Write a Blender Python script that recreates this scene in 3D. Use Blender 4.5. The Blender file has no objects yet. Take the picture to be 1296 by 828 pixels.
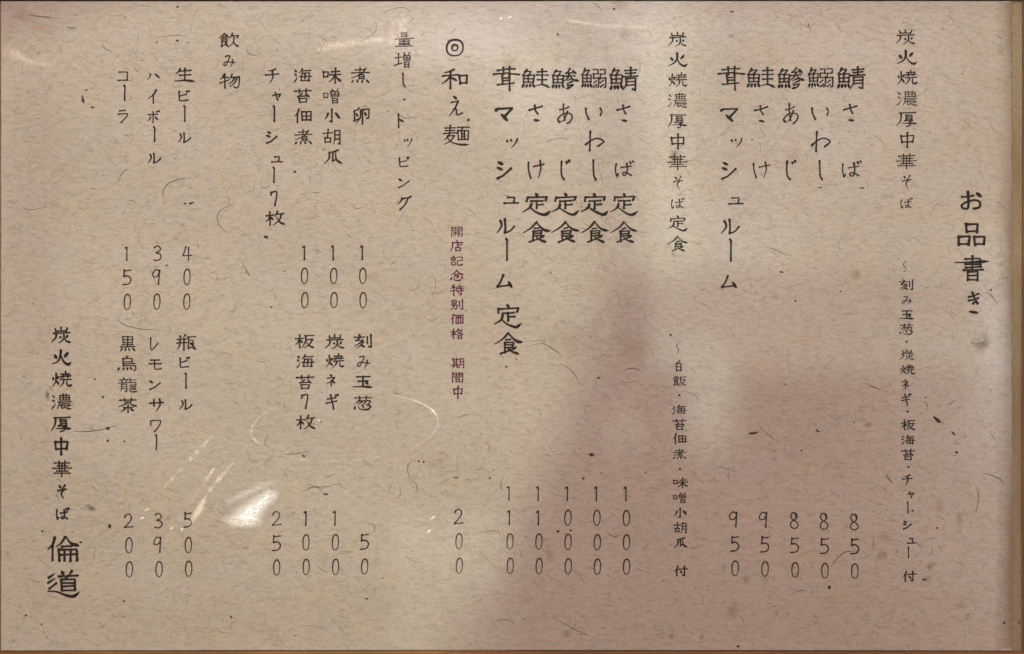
import bpy, math, random
from mathutils import Vector

scene = bpy.context.scene
C = scene.collection
random.seed(11)

# ------------------------------------------------------------------ scale
S = 0.42 / 1296.0                      # metres per unit of the lettering grid
def X(px): return (px - 648.0) * S
def Y(py): return (414.0 - py) * S

# ------------------------------------------------------------------ camera
cam = bpy.data.objects.new("camera", bpy.data.cameras.new("camera"))
C.objects.link(cam)
cam.location = (0, 0, 0.46)
cam.data.sensor_width = 36
cam.data.lens = 36 * 0.46 / 0.42
cam.data.clip_start = 0.01
cam.data.clip_end = 50
scene.camera = cam

# ------------------------------------------------------------------ world, lamps, exposure
world = bpy.data.worlds.new("World")
scene.world = world
world.use_nodes = True
world.node_tree.nodes["Background"].inputs[0].default_value = (1.0, 0.75, 0.56, 1)
world.node_tree.nodes["Background"].inputs[1].default_value = 0.47

def lamp(name, kind, loc, target, power, color, **kw):
    d = bpy.data.lights.new(name, kind)
    d.energy = power
    d.color = color
    for k, v in kw.items(): setattr(d, k, v)
    o = bpy.data.objects.new(name, d)
    C.objects.link(o)
    o.location = loc
    o.rotation_euler = (Vector(target) - Vector(loc)).to_track_quat('-Z', 'Y').to_euler()
    return o

def spot(name, px, py, rpx, height, off, power, color, soft, blend):
    tx, ty = X(px), Y(py)
    loc = (tx + off[0], ty + off[1], height)
    dist = (Vector(loc) - Vector((tx, ty, 0))).length
    return lamp(name, 'SPOT', loc, (tx, ty, 0), power, color, shadow_soft_size=soft,
                spot_size=2 * math.atan(rpx * S / dist), spot_blend=blend)

def added_light(name, x0, y0, x1, y1, height, power, color, spread, shape='RECTANGLE'):
    """a narrow-beam panel hanging straight over part of the menu"""
    cx, cy = X((x0 + x1) / 2), Y((y0 + y1) / 2)
    return lamp(name, 'AREA', (cx, cy, height), (cx, cy - 1e-6, 0), power, color, shape=shape,
                size=(x1 - x0) * S, size_y=(y1 - y0) * S, spread=math.radians(spread))

lamp("ceiling_lamp", 'AREA', (0.05, 0.75, 1.05), (0, 0, 0), 8.5, (0.83, 0.76, 0.96), shape='DISK', size=0.5)
spot("added_spot_left", -35, 694, 578, 0.623, (0.889, 0.782), 40.5, (0.79, 1.0, 0.86), 0.012, 0.10)  # added spot; its cone edge is fitted to draw the dark zone's border
added_light("added_light_wide", 826, -120, 1340, 470, 0.80, 0.0182, (0.81, 1.0, 0.90), 1.7)  # added lights; their edges outline the dark silhouette at the lower right
added_light("added_light_top", 800, 15, 1340, 342, 0.80, 0.0085, (0.80, 1.0, 0.90), 1.7)
added_light("added_light_middle", 778, -10, 872, 345, 0.80, 0.0027, (0.78, 1.0, 0.88), 3.0)
added_light("added_light_corner", 655, -90, 815, 130, 0.80, 0.0034, (0.74, 1.0, 0.84), 5.0)
added_light("added_light_lower", 495, 655, 645, 880, 0.80, 0.0013, (0.84, 1.0, 0.92), 1.6)
added_light("added_light_slit", 872, 440, 925, 580, 0.80, 0.00062, (0.76, 1.0, 0.98), 2.2, 'ELLIPSE')
added_light("added_light_round", 770, 515, 812, 572, 0.80, 0.000045, (0.8, 1.0, 0.8), 1.6, 'ELLIPSE')
added_light("added_light_left", -60, 330, 640, 860, 0.80, 0.0022, (0.68, 1.0, 0.9), 8.0, 'ELLIPSE')
spot("added_spot_edge", 1540, 560, 420, 0.80, (0.45, 0.05), 8.5, (0.72, 0.92, 1.0), 0.02, 0.9)  # added spot that lightens the right margin, no known fixture

# added spot at the upper left, put in to make film folds glint
spot("added_glint_spot", 330, 585, 330, 0.55, (-0.50, 0.47), 2.0, (0.92, 1.0, 1.0), 0.012, 1.0)

scene.view_settings.view_transform = 'Standard'
scene.view_settings.look = 'None'
scene.view_settings.exposure = 0
scene.view_settings.gamma = 1
scene.render.engine = 'CYCLES'

# ------------------------------------------------------------------ materials
def new_mat(name):
    m = bpy.data.materials.new(name)
    m.use_nodes = True
    nt = m.node_tree
    return m, nt, nt.nodes["Principled BSDF"], nt.nodes["Material Output"]

def node(nt, typ, **kw):
    n = nt.nodes.new(typ)
    for k, v in kw.items(): setattr(n, k, v)
    return n

def noise(nt, coord, scale, detail=4, rough=0.55, sc=(1, 1, 1), rot=0.0, loc=(0, 0, 0)):
    mp = node(nt, "ShaderNodeMapping")
    mp.inputs['Scale'].default_value = sc
    mp.inputs['Rotation'].default_value = (0, 0, rot)
    mp.inputs['Location'].default_value = loc
    nt.links.new(coord, mp.inputs[0])
    n = node(nt, "ShaderNodeTexNoise")
    n.inputs['Scale'].default_value = scale
    n.inputs['Detail'].default_value = detail
    n.inputs['Roughness'].default_value = rough
    nt.links.new(mp.outputs[0], n.inputs['Vector'])
    return n.outputs[0]

def ramp(nt, fac, stops):
    r = node(nt, "ShaderNodeValToRGB")
    el = r.color_ramp.elements
    while len(el) < len(stops): el.new(0.5)
    for e, (p, c) in zip(el, stops):
        e.position = p
        e.color = (c[0], c[1], c[2], 1) if not isinstance(c, (int, float)) else (c, c, c, 1)
    nt.links.new(fac, r.inputs[0])
    return r.outputs[0]

def mix(nt, fac, a, b, mode='MIX'):
    n = node(nt, "ShaderNodeMix", data_type='RGBA', blend_type=mode)
    for sock, v in ((n.inputs[0], fac), (n.inputs[6], a), (n.inputs[7], b)):
        if isinstance(v, (int, float)): sock.default_value = v
        elif isinstance(v, tuple): sock.default_value = (*v, 1)
        else: nt.links.new(v, sock)
    return n.outputs[2]

def bump(nt, h, strength, dist, prev=None):
    b = node(nt, "ShaderNodeBump")
    b.inputs['Strength'].default_value = strength
    b.inputs['Distance'].default_value = dist
    nt.links.new(h, b.inputs['Height'])
    if prev: nt.links.new(prev, b.inputs['Normal'])
    return b.outputs[0]

def paper_material():
    m, nt, p, out = new_mat("handmade_paper")
    co = node(nt, "ShaderNodeTexCoord").outputs['Object']
    big = noise(nt, co, 14, 4, 0.6)
    mid = noise(nt, co, 70, 5, 0.6, (0.75, 1.2, 1), -0.35)
    mid2 = noise(nt, co, 60, 4, 0.6, (1, 1, 1), 0.4, (3, 5, 0))
    fine = noise(nt, co, 620, 5, 0.65, (0.45, 1.25, 1), 0.35)
    grain = noise(nt, co, 1500, 3, 0.7)
    col = ramp(nt, big, [(0.3, (0.43, 0.352, 0.262)), (0.7, (0.47, 0.378, 0.288))])
    col = mix(nt, ramp(nt, mid, [(0.35, 0.0), (0.75, 0.6)]), col, (0.445, 0.385, 0.325))
    col = mix(nt, ramp(nt, mid2, [(0.5, 0.0), (0.78, 0.5)]), col, (0.475, 0.365, 0.25))
    col = mix(nt, 1.0, col, ramp(nt, fine, [(0.28, 0.80), (0.5, 1.0), (0.72, 1.10)]), 'MULTIPLY')
    col = mix(nt, 1.0, col, ramp(nt, grain, [(0.25, 0.84), (0.75, 1.16)]), 'MULTIPLY')
    nt.links.new(col, p.inputs['Base Color'])
    p.inputs['Roughness'].default_value = 0.75
    p.inputs['Specular IOR Level'].default_value = 0.25
    p.inputs['Coat Weight'].default_value = 0.55
    p.inputs['Coat Roughness'].default_value = 0.32
    nt.links.new(bump(nt, fine, 0.5, 0.00012), p.inputs['Normal'])
    nt.links.new(bump(nt, noise(nt, co, 22, 3, 0.5), 0.6, 0.002), p.inputs['Coat Normal'])
    return m

def attr_material(name, rough=0.7, noisy=None):
    """colour and cover come from the piece itself (attribute 'tint')"""
    m, nt, p, out = new_mat(name)
    a = node(nt, "ShaderNodeAttribute", attribute_name="tint")
    nt.links.new(a.outputs['Color'], p.inputs['Base Color'])
    p.inputs['Roughness'].default_value = rough
    p.inputs['Specular IOR Level'].default_value = 0.2
    al = a.outputs['Alpha']
    if noisy:
        co = node(nt, "ShaderNodeTexCoord").outputs['Object']
        r = ramp(nt, noise(nt, co, noisy, 4, 0.7), [(0.35, 0.0), (0.6, 1.0)])
        mm = node(nt, "ShaderNodeMath", operation='MULTIPLY')
        nt.links.new(al, mm.inputs[0]); nt.links.new(r, mm.inputs[1])
        al = mm.outputs[0]
    nt.links.new(al, p.inputs['Alpha'])
    return m

def ink_material(name, c1, c2):
    m, nt, p, out = new_mat(name)
    co = node(nt, "ShaderNodeTexCoord").outputs['Object']
    n = noise(nt, co, 330, 5, 0.7)
    nt.links.new(ramp(nt, n, [(0.35, c1), (0.75, c2)]), p.inputs['Base Color'])
    p.inputs['Roughness'].default_value = 0.7
    p.inputs['Specular IOR Level'].default_value = 0.15
    p.inputs['Coat Weight'].default_value = 0.08
    p.inputs['Coat Roughness'].default_value = 0.32
    return m

def wood_material(name, dark, light, along_x=True):
    m, nt, p, out = new_mat(name)
    co = node(nt, "ShaderNodeTexCoord").outputs['Object']
    sc = (0.08, 1, 1) if along_x else (1, 0.08, 1)
    g = noise(nt, co, 260, 6, 0.7, sc)
    g2 = noise(nt, co, 45, 4, 0.6, sc)
    col = ramp(nt, g, [(0.3, dark), (0.7, light)])
    col = mix(nt, ramp(nt, g2, [(0.4, 0.0), (0.7, 0.7)]), col, tuple(x * 0.55 for x in dark))
    nt.links.new(col, p.inputs['Base Color'])
    p.inputs['Roughness'].default_value = 0.45
    nt.links.new(bump(nt, g, 0.4, 0.0004), p.inputs['Normal'])
    return m

def kraft_material():
    m, nt, p, out = new_mat("kraft_board")
    co = node(nt, "ShaderNodeTexCoord").outputs['Object']
    g = noise(nt, co, 900, 5, 0.7)
    g2 = noise(nt, co, 40, 4, 0.6, (1.5, 0.5, 1))
    col = ramp(nt, g, [(0.3, (0.20, 0.14, 0.075)), (0.7, (0.36, 0.27, 0.155))])
    col = mix(nt, ramp(nt, g2, [(0.4, 0.0), (0.65, 0.75)]), col, (0.21, 0.13, 0.055))
    nt.links.new(col, p.inputs['Base Color'])
    p.inputs['Roughness'].default_value = 0.8
    return m

def film_material(name, rough, strength, scale, sc=(1, 1, 1), rot=0.0, tint=(1, 1, 1), dist=0.0004):
    m, nt, p, out = new_mat(name)
    nt.nodes.remove(p)
    co = node(nt, "ShaderNodeTexCoord").outputs['Object']
    h = noise(nt, co, scale, 4, 0.6, sc, rot)
    nb = bump(nt, h, 1.0, dist)
    gl = node(nt, "ShaderNodeBsdfGlossy")
    gl.inputs['Roughness'].default_value = rough
    gl.inputs['Color'].default_value = (*tint, 1)
    nt.links.new(nb, gl.inputs['Normal'])
    tr = node(nt, "ShaderNodeBsdfTransparent")
    a = node(nt, "ShaderNodeAttribute", attribute_name="tint")
    cl = mix(nt, a.outputs['Alpha'], (0, 0, 0), tuple(strength * t for t in tint))
    nt.links.new(cl, gl.inputs['Color'])
    ad = node(nt, "ShaderNodeAddShader")
    nt.links.new(tr.outputs[0], ad.inputs[0]); nt.links.new(gl.outputs[0], ad.inputs[1])
    nt.links.new(ad.outputs[0], out.inputs[0])
    return m

M_PAPER = paper_material()
M_INK = ink_material("black_ink", (0.011, 0.0073, 0.005), (0.048, 0.032, 0.021))
M_RED = ink_material("crimson_ink", (0.085, 0.011, 0.030), (0.135, 0.022, 0.048))
M_FIBRE = attr_material("paper_fibres")
M_FLECK = attr_material("bark_flecks")
M_SMUDGE = attr_material("grey_smudge", 0.8, 420)
M_WOOD = wood_material("brown_wood", (0.15, 0.058, 0.014), (0.36, 0.15, 0.04))
M_WOODV = wood_material("brown_wood_upright", (0.20, 0.105, 0.042), (0.40, 0.23, 0.10), False)
M_DARKWOOD = wood_material("dark_wood", (0.05, 0.032, 0.026), (0.10, 0.065, 0.05))
M_TABLE = wood_material("table_wood", (0.12, 0.055, 0.022), (0.26, 0.125, 0.05))
M_KRAFT = kraft_material()

# ------------------------------------------------------------------ mesh helpers
class MB:
    def __init__(self): self.v, self.f, self.c = [], [], []
    def quad_strip(self, L, R, col=None):
        b = len(self.v)
        for l, r in zip(L, R): self.v += [l, r]
        for i in range(len(L) - 1):
            k = b + 2 * i
            self.f.append((k, k + 1, k + 3, k + 2))
        if col is not None:
            self.c += [col] * (2 * len(L)) if isinstance(col, tuple) else [x for cc in col for x in (cc, cc)]
    def fan(self, ctr, rim, ccol=None, rcol=None):
        b = len(self.v)
        self.v.append(ctr); self.v += rim
        n = len(rim)
        for i in range(n): self.f.append((b, b + 1 + i, b + 1 + (i + 1) % n))
        if ccol is not None: self.c += [ccol] + [rcol] * n
    def box(self, x0, y0, z0, x1, y1, z1, bev=0.0):
        b = len(self.v); e = bev
        lo = [(x0, y0, z0), (x1, y0, z0), (x1, y1, z0), (x0, y1, z0)]
        hi = [(x0, y0, z1 - e), (x1, y0, z1 - e), (x1, y1, z1 - e), (x0, y1, z1 - e)]
        self.v += lo + hi
        self.f += [(b+3, b+2, b+1, b)] + [(b+i, b+(i+1) % 4, b+4+(i+1) % 4, b+4+i) for i in range(4)]
        if e:
            self.v += [(x0+e, y0+e, z1), (x1-e, y0+e, z1), (x1-e, y1-e, z1), (x0+e, y1-e, z1)]
            self.f += [(b+4+i, b+4+(i+1) % 4, b+8+(i+1) % 4, b+8+i) for i in range(4)] + [(b+8, b+9, b+10, b+11)]
        else: self.f.append((b+4, b+5, b+6, b+7))
    def build(self, name, mat, parent=None, smooth=False):
        me = bpy.data.meshes.new(name)
        me.from_pydata(self.v, [], self.f)
        if self.c:
            at = me.attributes.new("tint", 'FLOAT_COLOR', 'POINT')
            at.data.foreach_set("color", [x for c in self.c for x in c])
        if smooth: me.polygons.foreach_set("use_smooth", [True] * len(me.polygons))
        me.materials.append(mat)
        me.update()
        o = bpy.data.objects.new(name, me)
        C.objects.link(o)
        if parent: o.parent = parent
        return o

def empty(name, loc=(0, 0, 0)):
    o = bpy.data.objects.new(name, None)
    o.empty_display_size = 0.02
    C.objects.link(o); o.location = loc
    return o

# ------------------------------------------------------------------ the setting
t = MB(); t.box(-0.75, -0.6, -0.045, 0.75, 0.6, -0.0122, 0.002)
table = t.build("table_top", M_TABLE)
table["kind"] = "structure"

# ------------------------------------------------------------------ the wooden frame round the menu
frame = empty("wooden_frame", (0, 0, -0.012))
frame["label"] = "shallow brown wooden frame around the paper menu, seen as slim strips at the picture's edges"
frame["category"] = "frame"
ZB = 0.012
def framed(mb, name, mat):
    mb.v = [(x, y, z + ZB) for x, y, z in mb.v]
    return mb.build(name, mat, frame)
x0, x1, y0, y1 = X(-3.0), X(1294.5), Y(824.6), Y(0.6)
b = MB(); b.box(x0 - 0.004, y0 - 0.004, -0.0118, x1 + 0.004, y1 + 0.004, -0.0006)
framed(b, "backing_board", M_KRAFT)
b = MB(); b.box(x0 - 0.03, y1, -0.0119, x1 + 0.03, y1 + 0.03, 0.0012, 0.0006); framed(b, "rail", M_DARKWOOD)
b = MB(); b.box(x0 - 0.03, y0 - 0.03, -0.0119, x1 + 0.03, y0, 0.0006, 0.0004); framed(b, "rail", M_WOOD)
b = MB(); b.box(x0 - 0.03, y0 + 0.0001, -0.0119, x0, y1 - 0.0001, 0.0012, 0.0006); framed(b, "rail", M_WOODV)
b = MB(); b.box(x1, y0 + 0.0001, -0.0119, x1 + 0.03, y1 - 0.0001, 0.0012, 0.0006); framed(b, "rail", M_WOODV)

# ------------------------------------------------------------------ the menu sheet
menu = empty("menu_sheet", (0, 0, -0.002))
menu["label"] = "laminated beige fibre-flecked paper menu with columns of brush-written Japanese dishes and prices"
menu["category"] = "menu"
ZM = 0.002
def ripple(x, y):
    """the sheet does not lie quite flat: low swells, dying away at the edges"""
    e = max(0.0, min(1.0, (0.21 - abs(x)) / 0.03)) * max(0.0, min(1.0, (0.1342 - abs(y)) / 0.03))
    e = e * e * (3 - 2 * e)
    return 0.0006 * e * (2.2 + math.sin(31 * x + 17 * y + 0.6) + 0.7 * math.sin(58 * x - 41 * y + 2.0) + 0.45 * math.sin(95 * y + 33 * x))
class PM(MB):
    def build(self, name, mat, parent=None, smooth=False):
        self.v = [(x, y, z + ZM + ripple(x, y)) for x, y, z in self.v]
        return MB.build(self, name, mat, menu if parent is None else parent, smooth)

pm = PM()
NX, NY = 150, 96
rnd = random.Random(3)
bot = lambda f: 823.4 - 0.8 * math.sin(math.pi * f)
for j in range(NY + 1):
    for i in range(NX + 1):
        px = 1.5 + (1279.5 + 1.3 * j / NY - 1.5) * i / NX
        py = 1.7 + (bot(i / NX) - 1.7) * j / NY
        if i == 0: px += rnd.uniform(-.2, .2)
        if i == NX: px += rnd.uniform(-.8, .8)
        if j in (0, NY): py += rnd.uniform(-.15, .15)
        pm.v.append((X(px), Y(py), 0.0))
for j in range(NY):
    for i in range(NX):
        q = j * (NX + 1) + i
        pm.f.append((q, q + NX + 1, q + NX + 2, q + 1))
loop = [i for i in range(NX + 1)] + [(j * (NX + 1) + NX) for j in range(1, NY + 1)] + [NY * (NX + 1) + i for i in range(NX - 1, -1, -1)] + [j * (NX + 1) for j in range(NY - 1, 0, -1)]
b0 = len(pm.v)
pm.v += [(pm.v[q][0], pm.v[q][1], -0.0005) for q in loop]
for k in range(len(loop)):
    k2 = (k + 1) % len(loop)
    pm.f.append((loop[k], loop[k2], b0 + k2, b0 + k))
pm.build("paper", M_PAPER)

# ------------------------------------------------------------------ fibres, flecks, stains in the paper
rf = random.Random(21)
def curve_pts(px, py, ang, length, bend, n):
    pts = []; a = ang
    da = bend / n
    x, y = px, py
    for i in range(n + 1):
        pts.append((x, y))
        a += da + rf.uniform(-0.12, 0.12)
        x += math.cos(a) * length / n; y += math.sin(a) * length / n
    return pts

def fibre(mb, pts, w, col, z, taper=True):
    L, R, cc = [], [], []
    n = len(pts)
    for i, (x, y) in enumerate(pts):
        xa, ya = pts[max(i - 1, 0)]; xb, yb = pts[min(i + 1, n - 1)]
        dx, dy = xb - xa, yb - ya
        d = math.hypot(dx, dy) or 1
        nx, ny = -dy / d, dx / d
        f = i / (n - 1)
        ww = w * (0.35 + 0.65 * math.sin(math.pi * min(max(f, 0.06), 0.94))) if taper else w
        L.append((X(x + nx * ww / 2), Y(y + ny * ww / 2), z)); R.append((X(x - nx * ww / 2), Y(y - ny * ww / 2), z))
        cc.append((col[0], col[1], col[2], col[3] * (0.35 if i in (0, n - 1) else 1)))
    mb.quad_strip(L, R, cc)

fm = PM()
def wavy(px, py, ang, length, n):
    pts = []; a = ang; curl = rf.gauss(0, 0.22)
    x, y = px, py
    for i in range(n + 1):
        pts.append((x, y))
        curl = curl * 0.8 + rf.gauss(0, 0.075)
        a += curl
        x += math.cos(a) * length / n; y += math.sin(a) * length / n
    return pts
for i in range(19000):
    px, py = rf.uniform(4, 1268), rf.uniform(4, 818)
    k = rf.random()
    ang = rf.gauss(0.10 + 0.5 * px / 1296, 0.5)
    ln = min(48, rf.lognormvariate(2.2, 0.5))
    if k < 0.60: col = (*rf.choice([(0.20, 0.125, 0.065), (0.24, 0.15, 0.08), (0.17, 0.115, 0.07), (0.28, 0.16, 0.07), (0.20, 0.16, 0.12)]), rf.uniform(0.06, 0.25))
    elif k < 0.64: col = (0.12, 0.075, 0.04, rf.uniform(0.25, 0.5))
    else: col = (*rf.choice([(0.62, 0.54, 0.44), (0.60, 0.50, 0.38), (0.60, 0.55, 0.49)]), rf.uniform(0.15, 0.4))
    fibre(fm, wavy(px, py, ang, ln, max(5, int(ln / 2))), rf.uniform(0.5, 1.0), col, 0.00002 + i * 2e-9)
o = fm.build("fibres", M_FIBRE)
o["kind"] = "stuff"

# hairs long enough to follow one by one
hm = PM()
HAIRS = [
 (482, 18, 505, 10, 520, 14, 1.0), (404, 58, 408, 62, 402, 70, 1.0), (208, 254, 214, 233, 246, 226, 1.2), (153, 229, 158, 218, 165, 216, 1.1),
 (288, 296, 276, 272, 300, 258, 0.9), (150, 404, 168, 414, 206, 418, 1.0), (94, 545, 120, 545, 152, 537, 1.2), (306, 330, 314, 345, 318, 350, 1.1),
 (686, 434, 700, 442, 712, 452, 1.1), (707, 460, 724, 470, 734, 490, 1.3), (788, 470, 800, 466, 812, 470, 0.9), (862, 494, 878, 500, 884, 510, 0.9),
 (1246, 370, 1255, 376, 1262, 386, 1.2), (1243, 598, 1262, 605, 1272, 614, 1.4), (1234, 615, 1238, 630, 1234, 650, 1.0), (1096, 484, 1105, 490, 1116, 493, 1.2),
 (1120, 600, 1124, 606, 1130, 612, 1.4), (1178, 268, 1184, 260, 1194, 262, 1.0), (1068, 298, 1060, 310, 1066, 320, 0.9), (768, 672, 776, 678, 784, 676, 1.2),
 (1078, 697, 1064, 700, 1050, 716, 1.2), (966, 312, 984, 318, 1000, 326, 1.1), (660, 440, 690, 432, 660, 432, 0.7), (512, 702, 520, 708, 536, 712, 1.0),
 (520, 604, 528, 616, 524, 625, 1.0), (505, 615, 507, 622, 505, 632, 1.1), (466, 662, 474, 665, 474, 674, 1.0), (600, 676, 628, 672, 632, 682, 1.2),
 (638, 602, 634, 616, 640, 622, 0.9), (524, 582, 516, 592, 522, 612, 0.8), (384, 622, 400, 616, 410, 624, 1.0), (390, 612, 408, 616, 424, 612, 0.8),
 (342, 548, 336, 560, 342, 566, 0.9), (352, 576, 376, 574, 392, 570, 1.1), (700, 780, 726, 796, 742, 802, 1.2), (1166, 508, 1172, 512, 1170, 520, 1.0),
 (35, 19, 52, 21, 76, 24, 1.2), (84, 34, 90, 36, 98, 35, 1.2), (198, 50, 214, 46, 240, 46, 0.9), (130, 56, 134, 62, 142, 66, 1.0),
 (1010, 26, 1020, 34, 1032, 30, 0.9), (750, 4, 757, 8, 762, 14, 1.2), (1108, 310, 1120, 318, 1130, 320, 0.9), (190, 338, 196, 352, 200, 362, 0.8),
 (30, 262, 40, 266, 60, 262, 0.8), (620, 790, 640, 784, 652, 792, 0.9), (1002, 752, 1010, 746, 1020, 748, 1.0), (905, 590, 918, 592, 930, 598, 0.9),
 (960, 540, 974, 552, 980, 556, 0.9), (730, 262, 756, 268, 760, 282, 0.9), (756, 206, 760, 224, 764, 236, 0.9), (690, 182, 708, 176, 720, 180, 0.8),
 (312, 60, 318, 70, 330, 68, 0.8), (444, 258, 452, 264, 460, 262, 0.9), (330, 226, 334, 238, 344, 232, 0.8), (500, 140, 512, 150, 530, 148, 0.8),
 (545, 345, 552, 360, 546, 376, 0.8), (1190, 100, 1200, 108, 1216, 106, 0.8), (1216, 150, 1226, 162, 1240, 166, 0.9), (1100, 170, 1112, 178, 1120, 190, 0.9)]
for i, (xa, ya, xb, yb, xc, yc, w) in enumerate(HAIRS):
    pts = []
    for k in range(13):
        s = k / 12
        pts.append(((1-s)**2*xa + 2*s*(1-s)*(2*xb-(xa+xc)/2) + s*s*xc + rf.uniform(-.3, .3), (1-s)**2*ya + 2*s*(1-s)*(2*yb-(ya+yc)/2) + s*s*yc + rf.uniform(-.3, .3)))
    fibre(hm, pts, w * 1.15, (*rf.choice([(0.075, 0.048, 0.03), (0.11, 0.065, 0.035), (0.09, 0.07, 0.05)]), rf.uniform(0.3, 0.6)), 0.000062 + i * 2e-8)
hm.build("hair_fibres", M_FIBRE)["kind"] = "stuff"

# bark flecks, rust spots
km = PM()
def blob(mb, px, py, rx, ry, rot, col, edge, z, n=12, jag=0.25):
    rim = []
    for i in range(n):
        a = 2 * math.pi * i / n
        k = 1 + rf.uniform(-jag, jag)
        u, v = math.cos(a) * rx * k, math.sin(a) * ry * k
        rim.append((X(px + u * math.cos(rot) - v * math.sin(rot)), Y(py + u * math.sin(rot) + v * math.cos(rot)), z))
    mb.fan((X(px), Y(py), z), rim, col, (*col[:3], col[3] * edge))
FLECKS = [(1184, 531, 6, 2.2, 0.75), (1204.5, 548, 4, 1.3, 0.8), (1209, 572, 2.4, 1.7, 0.3), (1169, 733, 2.8, 1.5, 0.1), (952, 548, 7, 1.6, -0.12), (1034, 545, 3, 1.6, 0.5),
 (748.5, 575, 3, 2.4, 0.1), (738, 605, 1.8, 1.8, 0), (757, 478, 1.6, 1.4, 0), (848, 424, 1.8, 1.6, 0), (530.5, 583.5, 1.5, 1.4, 0), (536.5, 584.5, 1.5, 1.4, 0), (577, 604, 3.6, 0.9, 0.1),
 (413, 625, 3.2, 1.2, 0.05), (464.5, 757, 2.4, 0.9, 0.1), (385, 577, 2.2, 1.4, 0.3), (243, 257.5, 3.4, 1.5, -0.35), (235, 258, 1.8, 1.3, 0.2), (337, 301, 3, 1.2, 0.35), (139, 542, 2.8, 2, 0.2),
 (139, 557, 2, 1.6, 0.6), (141, 665, 2.2, 2.8, 0), (593, 152.8, 2, 1.8, 0), (374, 218, 2, 1.3, -0.8), (344, 389, 1.2, 1.2, 0), (212, 336, 2.4, 1, 0), (225, 9, 1.6, 1.4, 0), (225, 52, 2.0, 1.4, 0.2),
 (926, 15, 2.4, 1.4, 0.1), (777, 11.5, 1.8, 1.5, 0), (706, 44, 1.6, 1.5, 0), (1037, 238, 3.6, 0.8, 0.05), (1089.5, 238.5, 4.5, 1.0, 0.02), (988, 344.5, 3, 1.2, 0.1), (1063.5, 369, 1.4, 1.3, 0), (1006, 381, 2, 1.2, 0.5),
 (952, 177, 2.6, 0.8, 0.1), (107, 127, 1.6, 6, -0.2), (119, 137, 2.4, 1.4, 0.2), (111, 115, 1.6, 1.3, 0), (160, 558, 1.4, 1.4, 0), (132, 502, 1.6, 1.5, 0), (122, 480, 1.5, 1.4, 0), (1296-25, 788, 1.6, 2, 0),
 (1290, 788, 1.4, 1.8, 0), (934, 818, 2.2, 1.6, 0), (1154, 646, 1.4, 1.4, 0), (1185, 668, 1.6, 1.4, 0), (620, 605, 1.4, 1.4, 0), (641, 464, 1.6, 1.4, 0), (706, 672, 2, 1.6, 0), (722, 671, 1.4, 1.4, 0), (54, 672, 1.6, 1.5, 0),
 (104, 685.5, 2.2, 1.2, -0.1), (338, 300, 3, 1.4, .3), (53, 790, 1.3, 1.2, 0), (158, 760, 1.6, 1.4, 0), (33, 779, 1.6, 1.2, 0), (293, 780, 1.2, 3, -0.6), (1253, 367, 1.4, 1.4, 0), (1014, 570, 1.4, 1.2, 0), (1048, 742, 2, 2.4, 0.3)]
for i, (px, py, rx, ry, rot) in enumerate(FLECKS):
    blob(km, px, py, rx, ry, rot, (*rf.choice([(0.045, 0.026, 0.014), (0.07, 0.034, 0.016), (0.06, 0.04, 0.026)]), 0.92), 0.7, 0.00007 + i * 4e-8)
for i in range(230):
    r = rf.uniform(0.5, 1.2)
    blob(km, rf.uniform(8, 1270), rf.uniform(8, 816), r * rf.uniform(1, 2), r * 0.9, rf.uniform(-1, 1), (0.07, 0.045, 0.028, rf.uniform(0.3, 0.8)), 0.4, 0.000074 + i * 2e-8, 8)
km.build("bark_flecks", M_FLECK)["kind"] = "stuff"

sm = PM()
STAINS = [(1083, 347, 6, 6, .8), (783, 5, 12, 8, .35), (695, 700, 5, 9, .5), (1176, 717, 5, 6, .85), (1172, 732, 7, 5, .45), (1214, 655, 4, 8, .6), (1215, 766, 8, 4, .4), (927, 772, 7, 9, .5), (717, 803, 7, 5, .6), (850, 805, 4, 5, .6),
 (888, 806, 3, 5, .5), (1098, 537, 5, 4, .7), (645, 80, 10, 9, .35), (943, 732, 5, 5, .55), (915, 718, 4, 5, .5), (1115, 702, 7, 6, .45), (118, 541, 4, 4, .5), (10, 481+220, 3, 3, .6), (1008, 725, 6, 4, .3), (505, 36, 14, 12, .2), (556, 585, 14, 12, .22),
 (720, 430, 30, 22, .22), (800, 440, 26, 18, .22), (28, 20, 16, 9, .3), (55, 36, 16, 8, .25), (1188, 640, 7, 9, .35), (1120, 680, 9, 7, .35), (470, 350, 9, 6, .25), (395, 276, 9, 4, .3), (1068, 300, 8, 5, .25), (1000, 196, 12, 9, .2)]
for i, (px, py, rx, ry, a) in enumerate(STAINS):
    blob(sm, px, py, rx * 1.35, ry * 1.35, rf.uniform(-.4, .4), (0.34, 0.21, 0.09, a * 0.55), 0.0, 0.00008 + i * 3e-8, 18, 0.2)
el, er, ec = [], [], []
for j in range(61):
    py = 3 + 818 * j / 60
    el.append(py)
for xa, xb, aa, ab in ((1258, 1270, 0.0, 0.22), (1270, 1281.4, 0.22, 0.62)):  # brown tone that deepens towards the sheet's right edge
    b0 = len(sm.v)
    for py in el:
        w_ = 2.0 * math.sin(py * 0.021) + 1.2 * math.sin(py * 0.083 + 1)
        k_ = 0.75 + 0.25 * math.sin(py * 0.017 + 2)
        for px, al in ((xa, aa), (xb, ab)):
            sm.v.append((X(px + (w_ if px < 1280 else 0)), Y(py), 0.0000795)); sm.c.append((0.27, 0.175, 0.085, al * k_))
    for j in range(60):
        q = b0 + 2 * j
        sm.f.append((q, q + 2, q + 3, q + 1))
sm.build("stains_and_edge_tone", M_FLECK)["kind"] = "stuff"

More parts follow.
